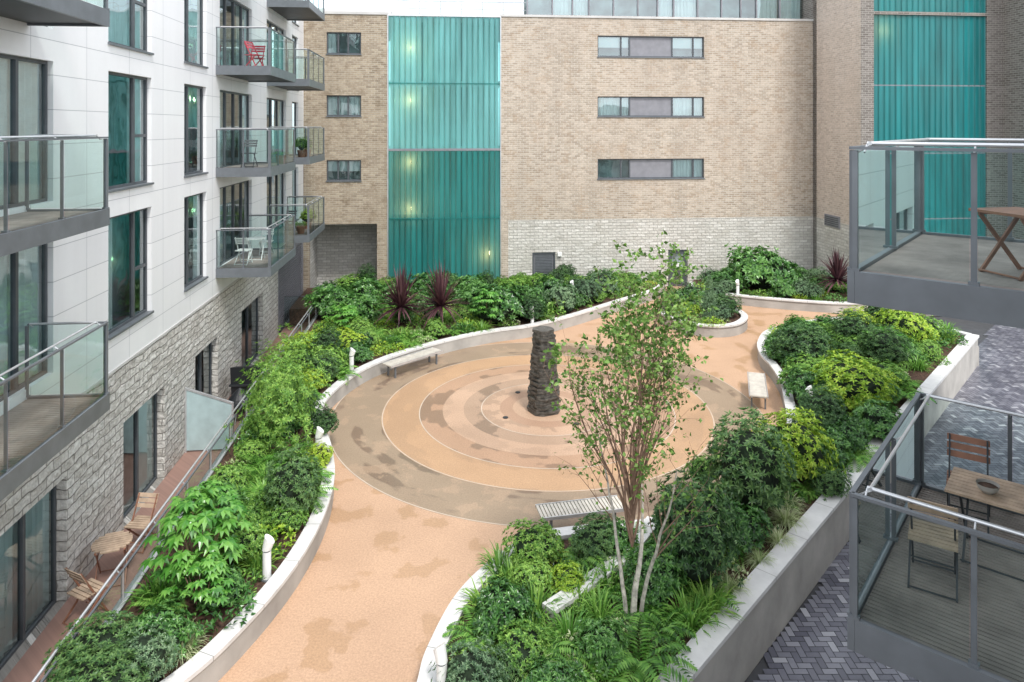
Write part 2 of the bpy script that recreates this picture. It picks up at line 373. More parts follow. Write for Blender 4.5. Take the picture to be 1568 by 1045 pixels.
z=-.3
B.boxP(PL,30.8,36.2,.25,.35,-.45,3.24,M['dark'])
while z<2.7:
    B.boxP(PL,31.0,35.9,.02,.22,z,z+.045,M['louvre']); z+=.11
B.boxP(PL,30.8,31.0,0,.25,-.45,3.24,M['louvre']); B.boxP(PL,31.0,36.2,0,.25,2.75,3.24,M['louvre']); B.boxP(PL,35.9,36.2,0,.25,-.45,2.75,M['louvre'])
B.build('louvre_doors',apt)
bm=balcony_mesh('balcony',1.32,4.2,1.26); bm.parent=apt
bm.location=(XF,8.55,7.06)
def linkcopy(o,name,parent,loc,rot=0):
    n=bpy.data.objects.new(name,o.data); COL.objects.link(n); n.parent=parent; n.location=loc; n.rotation_euler[2]=rot; return n
linkcopy(bm,'balcony',apt,(XF,8.55,3.86)); linkcopy(bm,'balcony',apt,(XF,8.55,10.5)); 
bd=balcony_mesh('balcony',1.67,3.7,1.22); bd.parent=apt; bd.location=(XF,22.6,4.05)
for z in (7.2,10.4,13.6): linkcopy(bd,'balcony',apt,(XF,22.6,z))
for z in (4.1,7.25,10.42,13.6): linkcopy(bd,'balcony',apt,(XF,28.9,z))

# terrace
B=MB(); B.box(XF,-5.52,2,36.2,-.75,-.45,M['terrace']); B.build('terrace_floor',rot=TH)
B=MB(); B.box(-5.52,-5.40,2,36.2,-.75,.40,M['fascia'])
B.box(-5.53,-5.39,2,36.2,.402,.43,M['alu']); B.build('terrace_retaining_wall',rot=TH)
B=MB(); y=5.0
while y<32:
    B.beam((-5.46,y,.43),(-5.46,y,.95),.05,.015,M['alu'])
    B.poly([(-5.45,y+.03,.42),(-5.45,y+1.47,.42),(-5.45,y+1.47,.92),(-5.45,y+.03,.92)],M['bglass'])
    B.tube((-5.46,y,.85),(-5.56,y,.95),.012,.012,M['alu'],5)
    y+=1.5
B.tube((-5.56,4.5,.96),(-5.56,32,.96),.024,.024,M['alu']); B.beam((-5.46,4.5,.94),(-5.46,32,.94),.035,.025,M['fascia'])
B.beam((-5.46,32,.94),(-7.1,32,.94),.035,.025,M['fascia']); B.poly([(-5.46,32,-.4),(-7.1,32,-.4),(-7.1,32,.92),(-5.46,32,.92)],M['bglass'])
B.build('glass_balustrade',rot=TH)
B=MB()
B.hexa([(-7.1,20.0,-.40),(-5.85,20.0,-.40),(-5.85,20.03,-.40),(-7.1,20.03,-.40),(-7.1,20.0,1.3),(-5.85,20.0,.85),(-5.85,20.03,.85),(-7.1,20.03,1.3)],M['frost'])
B.beam((-7.1,20.015,1.31),(-5.85,20.015,.86),.06,.05,M['alu']); B.beam((-5.83,20.015,-.45),(-5.83,20.015,.88),.05,.05,M['alu']); B.beam((-7.08,20.015,-.45),(-7.08,20.015,1.33),.05,.05,M['alu'])
B.build('terrace_divider_screen',rot=TH)

# ---------------------------------------------------------------- back building
bb=empty('brick_building',rot=TH)
YB=36.23
PB=lambda u,d,z:(u,YB+d,z)
rows=[(5.77,6.82),(9.06,10.12),(12.22,13.33)]
hl=[(-5.95,-4.22,a,b_) for a,b_ in rows]; hr=[(8.05,13.85,a,b_) for a,b_ in rows]
B=MB()
wall_holes(B,PB,-7.1,-2.85,0,14.25,hl+[(-6.8,-3.42,0,3.56)],M['brickbrown'],.2)
wall_holes(B,PB,2.9,19.95,3.65,14.25,hr,M['brick'],.2)
wall_holes(B,PB,3.32,19.95,-.2,3.65,[(4.58,5.8,-.1,1.95),(11.87,12.95,-.1,1.97)],M['stone'],.2)
wall_holes(B,PB,2.9,3.32,-.2,3.65,[],M['brick'])
B.poly([PB(-6.9,2.2,0),PB(-3.3,2.2,0),PB(-3.3,2.2,3.6),PB(-6.9,2.2,3.6)],M['stone'])
B.poly([PB(-6.8,.2,3.56),PB(-3.42,.2,3.56),PB(-3.42,2.2,3.56),PB(-6.8,2.2,3.56)],M['dark'])
B.poly([PB(-3.42,.2,0),PB(-3.42,2.2,0),PB(-3.42,2.2,3.56),PB(-3.42,.2,3.56)],M['dark'])
B.poly([PB(-6.8,.2,0),PB(-6.8,2.2,0),PB(-6.8,2.2,3.56),PB(-6.8,.2,3.56)],M['stone'])
for a,b_ in ((-7.1,-2.85),(2.9,19.95)): B.boxP(PB,a,b_,-.05,.35,14.25,14.37,M['concrete'])
B.boxP(PB,-7.1,4.4,.35,9,14.0,14.2,M['roofgrey'])
B.build('walls',bb)
B=MB()
for i,(a,b_) in enumerate(rows): window(B,PB,-5.95,-4.22,a,b_,(.33,.62),None,['b','f','l'][i],dp=.1)
for i,(a,b_) in enumerate(rows): window(B,PB,8.05,13.85,a,b_,(.22,.30,.70,.90),None,['r','lr','b'][i],dp=.1,blank=(2,))
B.build('windows',bb)
B=MB()
def glazing(B,P,u0,u1,z0,z1,m,pitch=.29):
    n=round((u1-u0)/pitch); w=(u1-u0)/n
    for i in range(n):
        a=u0+w*i; pr=[(a+.008,.03),(a+.012,-.03),(a+w*.12,-.045),(a+w*.2,-.0),(a+w*.8,0),(a+w-.012,-.03),(a+w-.008,.03)]
        for k in range(len(pr)-1):
            (x0,d0),(x1,d1)=pr[k],pr[k+1]
            st=len(B.v); 
            if k==0: B.v+= [P(x0,d0,z0),P(x0,d0,z1)]; st+=2
            B.v+= [P(x1,d1,z0),P(x1,d1,z1)]; B.f.append((st-2,st,st+1,st-1)); B.m.append(B.mi(m))
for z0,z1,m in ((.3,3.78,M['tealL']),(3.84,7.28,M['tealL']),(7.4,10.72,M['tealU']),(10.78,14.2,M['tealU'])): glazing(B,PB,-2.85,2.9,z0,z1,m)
for z in (3.78,7.28,10.72): B.boxP(PB,-2.85,2.9,-.03,.06,z,z+(.12 if z==7.28 else .06),M['tealL'] if z!=7.28 else M['louvre'])
B.boxP(PB,-2.85,2.9,-.06,.3,14.2,14.3,M['alu']); B.boxP(PB,-2.85,2.9,-.03,.1,.18,.3,M['alu'])
B.boxP(PB,-2.9,-2.85,-.05,.2,.2,14.25,M['alu']); B.boxP(PB,2.9,2.95,-.05,.2,.2,14.25,M['alu'])
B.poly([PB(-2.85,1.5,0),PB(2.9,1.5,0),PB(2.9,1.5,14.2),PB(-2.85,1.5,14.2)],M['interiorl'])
for z in (3.7,7.2,10.6): B.boxP(PB,-2.85,2.9,.3,1.5,z,z+.3,M['concrete'])
for u in (-1.2,.9): B.boxP(PB,u,u+.12,.7,.82,.2,14.2,M['dark'])
B.build('channel_glass_wall',bb)
for u,z,e_ in ((-1.75,9.9,22),(-1.75,12.6,22),(-1.75,6.7,22),(-1.75,4.3,20),(2.2,1.9,20)):
    ld_=bpy.data.lights.new('stair_lamp','POINT'); ld_.energy=e_; ld_.color=(1,.84,.42); ld_.shadow_soft_size=.12
    lo=bpy.data.objects.new('stair_lamp',ld_); COL.objects.link(lo); lo.parent=bb; lo.location=PB(u,.36,z)
B=MB()
B.boxP(PB,4.62,5.76,.1,.14,-.1,1.9,M['louvre']); z=.0
while z<1.8: B.boxP(PB,4.72,5.66,.06,.1,z,z+.03,M['fascia']); z+=.08
B.boxP(PB,4.58,4.66,.02,.16,-.1,1.95,M['frame']);B.boxP(PB,5.72,5.8,.02,.16,-.1,1.95,M['frame']);B.boxP(PB,4.66,5.72,.02,.16,1.87,1.95,M['frame'])
B.boxP(PB,11.9,12.92,.1,.15,-.1,1.93,M['frame']); B.boxP(PB,12.1,12.72,.07,.1,.95,1.7,M['interior']); B.boxP(PB,12.15,12.5,.05,.068,1.05,1.3,M['whitepaint'])
B.boxP(PB,11.95,12.0,.03,.1,.8,1.2,M['alu'])
for u in (5.9,11.4): B.boxP(PB,u,u+.22,-.14,0,1.75,1.95,M['whitepaint'])
B.build('service_doors',bb)
pent=MB()
PP=lambda u,d,z:(u,YB+.9+d,z)
u=4.4; i=0
pent.boxP(PP,4.4,20.2,0.2,.3,14.0,14.45,M['fascia'])
while u<19.8:
    w=[1.35,1.1,.9,1.35][i%4]
    pent.boxP(PP,u,u+.07,0,.15,14.4,17.2,M['louvre'])
    pent.poly([PP(u+.07,.08,14.4),PP(u+w,.08,14.4),PP(u+w,.08,17.2),PP(u+.07,.08,17.2)],M['pane'])
    if i%5 in(1,2): curtain(pent,PP,u+.1,u+w,.3,14.4,17.1,M['curtain'])
    u+=w; i+=1
pent.boxP(PP,4.4,20.2,1.4,1.5,14.2,17.2,M['interior']); pent.boxP(PP,4.3,20.3,.2,9,17.2,17.5,M['fascia'])
pent.build('penthouse_glazing',bb)
B=MB()
for u in np.arange(-2.4,4.4,1.1): B.tube(PB(u,.6,14.2),PB(u,.6,15.1),.02,.02,M['alu'],6)
B.tube(PB(-2.6,.6,15.1),PB(4.3,.6,15.1),.022,.022,M['alu'],6); B.tube(PB(-2.6,.6,14.7),PB(4.3,.6,14.7),.015,.015,M['alu'],6)
B.boxP(PB,-7.1,-2.9,2.5,6,14.2,14.95,M['concrete'])
B.boxP(PB,-2.3,-.6,3.5,5,14.2,14.9,M['roofgrey'])
B.build('roof_railing',bb)

# tower
tw=empty('brick_tower',rot=TH)
PT=lambda u,d,z:(u,31.85+d,z)
PS=lambda u,d,z:(19.95+d,u,z)
B=MB()
wall_holes(B,PS,31.85,36.23,3.65,20,[],M['brickpink'])
wall_holes(B,PS,31.85,36.23,-.7,3.65,[],M['stone'])
B.boxP(PS,33.6,35.0,-.05,0,3.35,3.95,M['louvre'])
for k in range(5): B.boxP(PS,33.68,34.92,-.075,-.05,3.42+k*.1,3.47+k*.1,M['frame'])
wall_holes(B,PT,19.95,27.3,-.7,20,[(20.62,26.5,.4,13.95),(20.62,26.5,14.1,19.8)],M['brickgrey'],.3)
B.boxP(PT,19.95,27.3,4,10,-.7,20,M['brickgrey'])
B.poly([PT(20,0,20),PT(27.3,0,20),PT(27.3,8,20),PT(20,8,20)],M['roofgrey'])
B.build('walls',tw)
B=MB()
PT2=lambda u,d,z:PT(u,d+.12,z)
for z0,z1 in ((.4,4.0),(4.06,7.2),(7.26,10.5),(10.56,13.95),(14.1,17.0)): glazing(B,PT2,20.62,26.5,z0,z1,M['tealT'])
B.boxP(PT2,20.62,26.5,-.04,.05,13.95,14.1,M['frame'])
for z in (4.0,7.2,10.5): B.boxP(PT2,20.62,26.5,-.0,.03,z,z+.06,M['louvre'])
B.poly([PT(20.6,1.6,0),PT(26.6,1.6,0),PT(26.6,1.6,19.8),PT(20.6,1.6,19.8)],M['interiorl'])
B.build('channel_glass_wall',tw)
ld_=bpy.data.lights.new('stair_lamp','POINT'); ld_.energy=20; ld_.color=(1,.85,.4); ld_.shadow_soft_size=.12
lo=bpy.data.objects.new('stair_lamp',ld_); COL.objects.link(lo); lo.parent=tw; lo.location=PT(21.2,.55,13.2)
sb=MB()
sb.box(27.3,46,29.6,42,-.7,20,M['brickgrey']); sb.box(27.2,27.45,29.45,29.6,-.7,20,M['dark'])
PQ=lambda u,d,z:(u,29.6+d,z)
sb.boxP(PQ,28.5,31,-.05,0,1.0,3.2,M['frame'])
sb.build('grey_brick_building',rot=TH)

# ---------------------------------------------------------------- grounds
B=MB(); B.poly([(-250,-250,-.74),(250,-250,-.74),(250,350,-.74),(-250,350,-.74)],M['ground']); B.build('ground')
B=MB()
pod=[W(-5.4,3),(-3.5,3.4),(2.3,10.15),(17.75,26.95),(17.75,30.0),W(20.2,31.8),W(20,31.8),W(20,36.3),W(-5.4,36.3)]
B.poly([(p[0],p[1],0) for p in pod],M['path']); B.build('courtyard_path')
B=MB()
def ring(B,r,w,m,z=.004,n=160,cx=1.04,cy=21.2):
    for i in range(n):
        a=2*math.pi*i/n; b_=2*math.pi*(i+1)/n
        B.poly([(cx+math.cos(a)*r,cy+math.sin(a)*r,z),(cx+math.cos(a)*(r+w),cy+math.sin(a)*(r+w),z),(cx+math.cos(b_)*(r+w),cy+math.sin(b_)*(r+w),z),(cx+math.cos(b_)*r,cy+math.sin(b_)*r,z)],m)
for r in (6.37,4.88,3.8,1.95,): ring(B,r,.03,M['line'])
for a in (.6,2.2,3.7,5.3):
    x,y=1.04+1.45*math.cos(a),21.2+1.45*math.sin(a)
    B.tube((x,y,.004),(x,y,.02),.08,.08,M['dark'],16)
B.build('paving_ring_edging')
B=MB(); w=.125; g=.006
ox,oy=2.0,2.0
d1=Vector((.66,.75)).normalized()
def side_ok(x,y):
    return (x-2.65)*d1.y-(y-10.25)*d1.x>.1 and y<34 and x<36 and y>3 and x<4+y*1.1+4
R=260
for r in range(R):
    for c in range(-70,75):
        for hv in (0,1):
            x=r+4*c; 
            if hv==0: q4=(x,r,x+2,r+1)
            else: q4=(x+2,r-1,x+3,r+1)
            X0,Y0,X1,Y1=[k*w for k in q4]
            if X0<0 or X0>32: continue
            X0+=ox;X1+=ox;Y0+=oy;Y1+=oy
            if side_ok((X0+X1)/2,(Y0+Y1)/2):
                B.poly([(X0+g,Y0+g,-.70),(X1-g,Y0+g,-.70),(X1-g,Y1-g,-.70),(X0+g,Y1-g,-.70)],M['paver'])
B.build('herringbone_street_paving')

def catmull(pts,n=8,closed=False):
    P=[Vector(p) for p in pts]; out=[]
    L=len(P); rngi=range(L) if closed else range(L-1)
    for i in rngi:
        p0=P[(i-1)%L] if (closed or i>0) else P[0]*2-P[1]
        p1=P[i]; p2=P[(i+1)%L]; p3=P[(i+2)%L] if (closed or i<L-2) else P[-1]*2-P[-2]
        for k in range(n):
            t=k/n; out.append(.5*((2*p1)+(-p0+p2)*t+(2*p0-5*p1+4*p2-p3)*t*t+(-p0+3*p1-3*p2+p3)*t**3))
    if not closed: out.append(P[-1])
    return out
def normals2(pts,closed):
    n=len(pts); nr=[]
    for i in range(n):
        a=pts[(i-1)%n] if (closed or i>0) else pts[0]; b_=pts[(i+1)%n] if (closed or i<n-1) else pts[-1]
        d=(b_-a).normalized(); nr.append(Vector((d.y,-d.x)))
    return nr
def sweep(B,pts,o0,o1,z0,z1,m,closed=False):
    n=len(pts); nr=normals2(pts,closed)
    k=B.mi(m); st=len(B.v)
    for i in range(n):
        for o_,z in ((o0,z0),(o1,z0),(o1,z1),(o0,z1)):
            q=pts[i]+nr[i]*o_; B.v.append((q.x,q.y,z))
    for i in range(n if closed else n-1):
        j=(i+1)%n
        for e in range(4):
            f=(e+1)%4; B.f.append((st+4*i+e,st+4*i+f,st+4*j+f,st+4*j+e)); B.m.append(k)
    if not closed:
        B.f.append((st,st+1,st+2,st+3)); B.m.append(k); e=st+4*(n-1); B.f.append((e+3,e+2,e+1,e)); B.m.append(k)
def joints(B,pts,o0,o1,zt,closed,step=1.1,th=.07):
    nr=normals2(pts,closed); acc=0
    for i in range(1,len(pts)):
        acc+=(pts[i]-pts[i-1]).length
        if acc>step:
            acc=0; d=Vector((-nr[i].y,nr[i].x))*.006
            a=pts[i]+nr[i]*(o0+.002); b_=pts[i]+nr[i]*(o1+.003)
            B.poly([((a-d).x,(a-d).y,zt+.003),((b_-d).x,(b_-d).y,zt+.003),((b_+d).x,(b_+d).y,zt+.003),((a+d).x,(a+d).y,zt+.003)],M['joint'])
            B.poly([((b_-d).x,(b_-d).y,zt-th),((b_+d).x,(b_+d).y,zt-th),((b_+d).x,(b_+d).y,zt+.003),((b_-d).x,(b_-d).y,zt+.003)],M['joint'])
def planter(pts,closed=False,z0=0,zt=.47,inner=-.28,n=8,raw=False):
    c=[Vector(p) for p in pts] if raw else catmull(pts,n,closed)
    B=MB(); sweep(B,c,inner+.02,-.02,z0,zt-.07,M['render'],closed); sweep(B,c,inner,0,zt-.068,zt,M['coping'],closed)
    joints(B,c,inner,0,zt,closed)
    B.build('planter_wall'); return c
Lw=[(-5.6,8.6),(-5.1,9.6),(-4.72,10.2),(-4.42,10.9),(-4.10,12.05),(-3.92,13.25),(-3.9,14.7),(-4.12,16.25),(-4.62,17.8),(-5.25,19.35),(-5.45,20.9),(-4.95,23.1),(-3.85,24.9),(-2.1,26.6),(-.62,27.6),(.82,28.3),(2.7,29.9),(5.0,32.3),(7.1,34.5),(7.9,35.9)]
Lc=planter(Lw)
Rw=[(-1.5,8.6),(-1.38,10.1),(-1.31,10.8),(-.95,12.05),(-.3,13.1),(.5,13.85),(1.6,14.15),(3.0,14.4),(4.4,15.05),(5.7,16.1),(6.85,17.6),(7.55,19.2),(8.05,20.7),(8.5,22.2),(8.72,23.6),(8.8,24.8),(9.25,26.3),(10.3,27.9),(12.6,29.2),(14.8,29.6),(17.0,28.6),(17.9,27.2)]
Rc=planter(Rw[::-1])
isl=[(6.55,31.3),(6.6,29.6),(7.8,28.3),(9.2,28.5),(10.1,30.0),(9.6,32.0),(8.2,32.8)]
Ic=planter(isl,closed=True)
Bw=[(9.2,36.3),(9.0,34.6),(11.0,33.3),(13.1,32.4),(15.1,31.9),(16.5,32.2),(17.0,33.4)]
Bc=planter(Bw)
Sw=[(2.75,14.2),(2.1,13.2),(1.35,12.4),(.5,11.6)]
planter(Sw,zt=.6)
B=MB(); ol=[Vector((-1.5,5.57)),Vector((2.65,10.25)),Vector((18.0,26.95))]
ol=[ol[0]+(ol[1]-ol[0])*t for t in (0,.5)]+[ol[1]+(ol[2]-ol[1])*t for t in np.linspace(0,1,16)]
sweep(B,ol,-.30,-.03,-.72,.40,M['render']); sweep(B,ol,-.36,.02,.402,.48,M['coping']); joints(B,ol,-.36,.02,.48,False)
B.box(17.76,17.98,26.9,31.0,-.72,.05,M['render'])
B.build('planter_retaining_wall')
soil=MB()
def soilpoly(pts,z=.36): soil.poly([(p[0],p[1],z) for p in pts],M['soil'])
Lpoly=[(p.x-.14,p.y) for p in Lc]+[W(11.5,36.2),W(-5.4,36.2),W(-5.4,8.6)]
Rpoly=[(p.x,p.y) for p in catmull(Rw)]+[(17.7,26.9),(2.6,10.35),(1.0,8.6)]
Bpoly=[(p.x,p.y) for p in Bc]+[W(19.9,36.2),W(13.3,36.2)]
Ipoly=[(p.x,p.y) for p in Ic]
for p in (Lpoly,Bpoly,Ipoly): soilpoly(p)
soilpoly([(p.x+.1,p.y-.02) for p in catmull(Rw)][:-3]+[(17.6,26.9),(2.4,10.35),(1.0,8.6)])
soil.build('planting_soil')
B=MB(); B.box(-6.9,-5.4,32.1,36.2,-.4,.36,M['soil']); B.build('planting_soil',rot=TH)

# ---------------------------------------------------------------- plants
class LM:
    def __init__(s): s.V=[];s.F=[];s.I=[];s.n=0;s.mats=[]
    def add(s,V,Fc,m):
        if m not in s.mats: s.mats.append(m)
        s.V.append(V); s.F.append(Fc+s.n); s.I.append(np.full(len(Fc),s.mats.index(m))); s.n+=len(V)
    def mesh(s,name):
        V=np.concatenate(s.V);Fc=np.concatenate(s.F);I=np.concatenate(s.I)
        me=bpy.data.meshes.new(name); me.from_pydata(V.tolist(),[],Fc.tolist())
        for m in s.mats: me.materials.append(m)
        me.polygons.foreach_set('material_index',I.astype(np.int32)); me.update(); return me
def nrmz(a): return a/np.maximum(np.linalg.norm(a,axis=1,keepdims=True),1e-6)
def leaves(base,d,up,L,Wd,droop=.15,fold=.18):
    n=len(base); d=nrmz(d); s=nrmz(np.cross(d,up)); nr=np.cross(s,d)
    L=np.broadcast_to(L,(n,))[:,None]; Wd=np.broadcast_to(Wd,(n,))[:,None]
    mid=base+d*L*.5; 
    V=np.stack([base,base+d*L*.45+s*Wd/2+nr*Wd*fold,mid,base+d*L*.45-s*Wd/2+nr*Wd*fold,base+d*L-nr*L*droop],1).reshape(-1,3)
    f=np.array([[0,2,1],[0,3,2],[2,4,1],[2,3,4]])
    Fc=(f[None]+np.arange(n)[:,None,None]*5).reshape(-1,3); return V,Fc
def rdir(n,zmin=-.2):
    z=rng.uniform(zmin,1,n); a=rng.uniform(0,2*np.pi,n); r=np.sqrt(1-z*z); return np.stack([r*np.cos(a),r*np.sin(a),z],1)
def lump(d,seed,amt):
    r=np.random.default_rng(seed); k=r.normal(size=(7,3))*2.6; p=r.uniform(0,6,7)
    return 1+amt*np.sin(d@k.T+p).mean(1)*1.8
def rosettes(lm,c,ax,nl,L,Wd,m,tilt=1.0):
    n=len(c); ax=nrmz(ax); t=nrmz(np.cross(ax,rng.normal(size=(n,3)))); b2=np.cross(ax,t)
    k=np.arange(nl); a=2*np.pi*k/nl+rng.uniform(0,.9,(n,nl))
    dr=(np.cos(a)[...,None]*t[:,None]+np.sin(a)[...,None]*b2[:,None])*tilt+ax[:,None]*rng.uniform(.15,.9,(n,nl,1))
    base=np.repeat(c,nl,0); d=dr.reshape(-1,3); up=np.repeat(ax,nl,0)+rng.normal(size=(n*nl,3))*.25
    V,Fc=leaves(base,d,up,L*rng.uniform(.7,1.2,n*nl),Wd*rng.uniform(.8,1.15,n*nl)); lm.add(V,Fc,m)
def icocore(rx,rz,cz,seed,amt,sc=.74):
    import bmesh
    bm_=bmesh.new(); bmesh.ops.create_icosphere(bm_,subdivisions=3,radius=1)
    v=np.array([x.co[:] for x in bm_.verts]); f=np.array([[x.index for x in p.verts] for p in bm_.faces]); bm_.free()
    l=lump(v,seed,amt)[:,None]*sc; v=v*l*np.array([rx,rx,rz]); v[:,2]+=cz; v[:,2]=np.maximum(v[:,2],-.02); return v,f
def shrub(name,rx,h,nros,nl,L,Wd,m,seed,amt=.3,core=True,tilt=1.0,zmin=-.3):
    lm=LM(); rz=h*.55; cz=h*.47
    d=rdir(nros,zmin); r=lump(d,seed,amt)*np.where(rng.random(nros)<.75,rng.uniform(.86,1.1,nros),rng.uniform(.6,.86,nros))
    stray=rng.random(nros)<.05; r=np.where(stray,r*1.14,r)
    c=d*r[:,None]*np.array([rx,rx,rz]); c[:,2]+=cz; c[:,2]=np.maximum(c[:,2],.03)
    rosettes(lm,c,d+np.array([0,0,.55]),nl,L,Wd,m,tilt)
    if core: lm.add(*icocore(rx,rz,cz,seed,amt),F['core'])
    return lm.mesh(name)
def clump(name,r,h,n,L,Wd,m,spread=.8):
    lm=LM(); a=rng.uniform(0,2*np.pi,n); rr=r*np.sqrt(rng.random(n)); hh=h*(1-(rr/r)**2*.6)*rng.uniform(.3,1,n)
    base=np.stack([rr*np.cos(a),rr*np.sin(a),hh],1); d=rdir(n,0)*np.array([1,1,.7])+np.stack([np.cos(a),np.sin(a),a*0+.3],1)*spread*.6
    V,Fc=leaves(base,d,np.array([[0,0,1.]])+rng.normal(size=(n,3))*.35,L*rng.uniform(.6,1.2,n),Wd*rng.uniform(.7,1.2,n)); lm.add(V,Fc,m); return lm.mesh(name)
def straps(name,n,L,Wd,m,up=.9,curve=.8,r0=.08,z0=0,elmin=.15):
    lm=LM(); a=rng.uniform(0,2*np.pi,n); el=rng.uniform(elmin,1.0,n)*up; S=5
    out=np.stack([np.cos(a),np.sin(a),a*0],1); side=np.stack([-np.sin(a),np.cos(a),a*0],1)
    p=out*r0*rng.random((n,1))+np.array([0,0,z0]); dirv=nrmz(out*(1.05-el)[:,None]+np.array([0,0,1])*(.35+el-(.5 if elmin<0 else 0))[:,None]); LL=L*rng.uniform(.6,1.1,n)
    V=[];
    for k in range(S+1):
        w=Wd*(1-(k/S)**2.2)*.5+.001*(k==S); V.append(p+side*w); V.append(p-side*w)
        p=p+dirv*(LL/S)[:,None]; dirv=nrmz(dirv-np.array([0,0,1])*curve*(k+1)*.07*rng.uniform(.4,1.6,(n,1)))
    V=np.stack(V,1).reshape(-1,3); f=[]
    for k in range(S): f+=[[2*k,2*k+1,2*k+3],[2*k,2*k+3,2*k+2]]
    Fc=(np.array(f)[None]+np.arange(n)[:,None,None]*(2*S+2)).reshape(-1,3); lm.add(V,Fc,m); return lm.mesh(name)
def fern(name,n=16,L=.8,m=None):
    lm=LM(); B_=[];D_=[];U_=[];LL=[];WW=[]
    for i in range(n):
        a=2*math.pi*i/n+random.uniform(-.3,.3); o=np.array([math.cos(a),math.sin(a),0]); l=L*random.uniform(.7,1.1)
        s=np.array([-math.sin(a),math.cos(a),0]); p=np.zeros(3); d=o*random.uniform(.4,.8)+np.array([0,0,1]); d/=np.linalg.norm(d); K=20
        for k in range(K):
            t=k/K; p=p+d*l/K; d=d+np.array([0,0,-1])*.11; d/=np.linalg.norm(d)
            ln=.2*l*math.sin(math.pi*min(1,(t*.85+.15)))**.8+.01
            if k>1:
                for sg in (1,-1):
                    B_.append(p.copy());D_.append(s*sg+d*.45);U_.append([0,0,1]);LL.append(ln);WW.append(.045*l)
    V,Fc=leaves(np.array(B_),np.array(D_),np.array(U_,float),np.array(LL),np.array(WW),.2,.05); lm.add(V,Fc,m or F['fern']); return lm.mesh(name)
def fatsia(name,n=70,h=1.5,r=.75,m=None,lobe=.22):
    lm=LM(); B_=[];D_=[];U_=[]; 
    for i in range(n):
        a=random.uniform(0,2*math.pi); el=random.uniform(-.15,1.4); d=np.array([math.cos(a)*math.cos(el),math.sin(a)*math.cos(el),math.sin(el)])
        rr=random.uniform(.6,1.05); p=np.array([d[0]*r*rr,d[1]*r*rr,h*.45+d[2]*h*.55*rr]); p[2]=max(p[2],.08)
        o=nrmz(np.array([[d[0],d[1],.05+random.uniform(-.4,.1)]]))[0]; up=nrmz(np.array([[d[0]*.35,d[1]*.35,1]]))[0]
        s=np.cross(up,o); s/=np.linalg.norm(s)
        for k in range(8):
            an=(k-3.5)/3.5*2.35; dd=o*math.cos(an)+s*math.sin(an); dd=dd-up*.12
            B_.append(p);D_.append(dd*(1-.28*abs(an)/2.35));U_.append(up)
    D_=np.array(D_); V,Fc=leaves(np.array(B_),D_,np.array(U_),lobe*np.linalg.norm(D_,axis=1),.085,.18,.1); lm.add(V,Fc,m or F['fatsia'])
    tb=MB()
    for i in range(7):
        a=i*.9; tb.tube((0,0,0),(math.cos(a)*r*.5,math.sin(a)*r*.5,h*.7),.02,.01,M['twig'],5)
    Fv=np.array([[f[0],f[1],f[2]] for f in tb.f if len(f)==4]+[[f[0],f[2],f[3]] for f in tb.f if len(f)==4]); lm.add(np.array(tb.v),Fv,M['twig'])
    return lm.mesh(name)

PR={}
PR['rhodo']=[('rhododendron_shrub',shrub('rhodo%d'%i,.9,1.9,620,8,.13,.042,F['rhodo'],i)) for i in range(2)]
PR['laurel']=[('laurel_shrub',shrub('laurel%d'%i,.8,1.3,330,7,.16,.062,F['laurel'],i+5)) for i in range(2)]
PR['lime']=[('lime_green_shrub',shrub('lime%d'%i,.8,1.3,480,8,.12,.045,F['lime'],i+9)) for i in range(2)]
PR['mid']=[('mexican_orange_shrub',shrub('mid%d'%i,.7,1.1,400,8,.11,.042,F['mid'],i+12)) for i in range(2)]
PR['grey']=[('hebe_shrub',shrub('grey%d'%i,.5,.8,420,8,.065,.02,F['grey'],i+15)) for i in range(1)]
PR['airy']=[('nandina_shrub',shrub('airy%d'%i,1.0,2.4,700,9,.11,.026,F['mid'],i+20,amt=.5,core=False,tilt=.8,zmin=-.8)) for i in range(2)]
PR['fatsia']=[('fatsia_plant',fatsia('fatsia%d'%i)) for i in range(2)]
PR['fern']=[('fern_plant',fern('fern%d'%i)) for i in range(2)]
PR['phorm']=[('cordyline_plant',straps('phorm',150,.95,.07,F['purple'],1.0,.5,.08,.55,-.1))]
PR['lily']=[('lily_clump',straps('lily%d'%i,130,.55,.035,F['fern'] if i else F['mid'],.9,2.2,.2)) for i in range(2)]
PR['grass']=[('sedge_tuft',straps('sedge',260,.5,.014,F['pale'],.8,2.6,.06))]
PR['g_mid']=[('g',clump('gc%d'%i,.42,.34,230,.11,.045,F['mid'])) for i in range(2)]
PR['g_lime']=[('g',clump('gl%d'%i,.40,.30,230,.09,.045,F['lime'])) for i in range(2)]
PR['g_dark']=[('g',clump('gd%d'%i,.42,.38,210,.13,.05,F['laurel'])) for i in range(2)]
PR['g_pale']=[('g',clump('gp',.36,.28,220,.08,.035,F['pale']))]
def place(kind,x,y,s=1,sz=None,z=.35,parent=None):
    nm,me=random.choice(PR[kind])
    o=bpy.data.objects.new(nm if nm!='g' else 'groundcover',me); COL.objects.link(o)
    o.location=(x,y,z); sz=sz or s; o.scale=(s,s,sz); o.rotation_euler[2]=random.uniform(0,6.28)
    if parent: o.parent=parent
    return o
big=[]
def P_(k,x,y,s=1,sz=None): big.append((x,y,{'rhodo':.8,'laurel':.7,'lime':.7,'mid':.6,'airy':.7,'fatsia':.6,'grey':.4,'phorm':.7}.get(k,.3)*s)); place(k,x,y,s,sz)
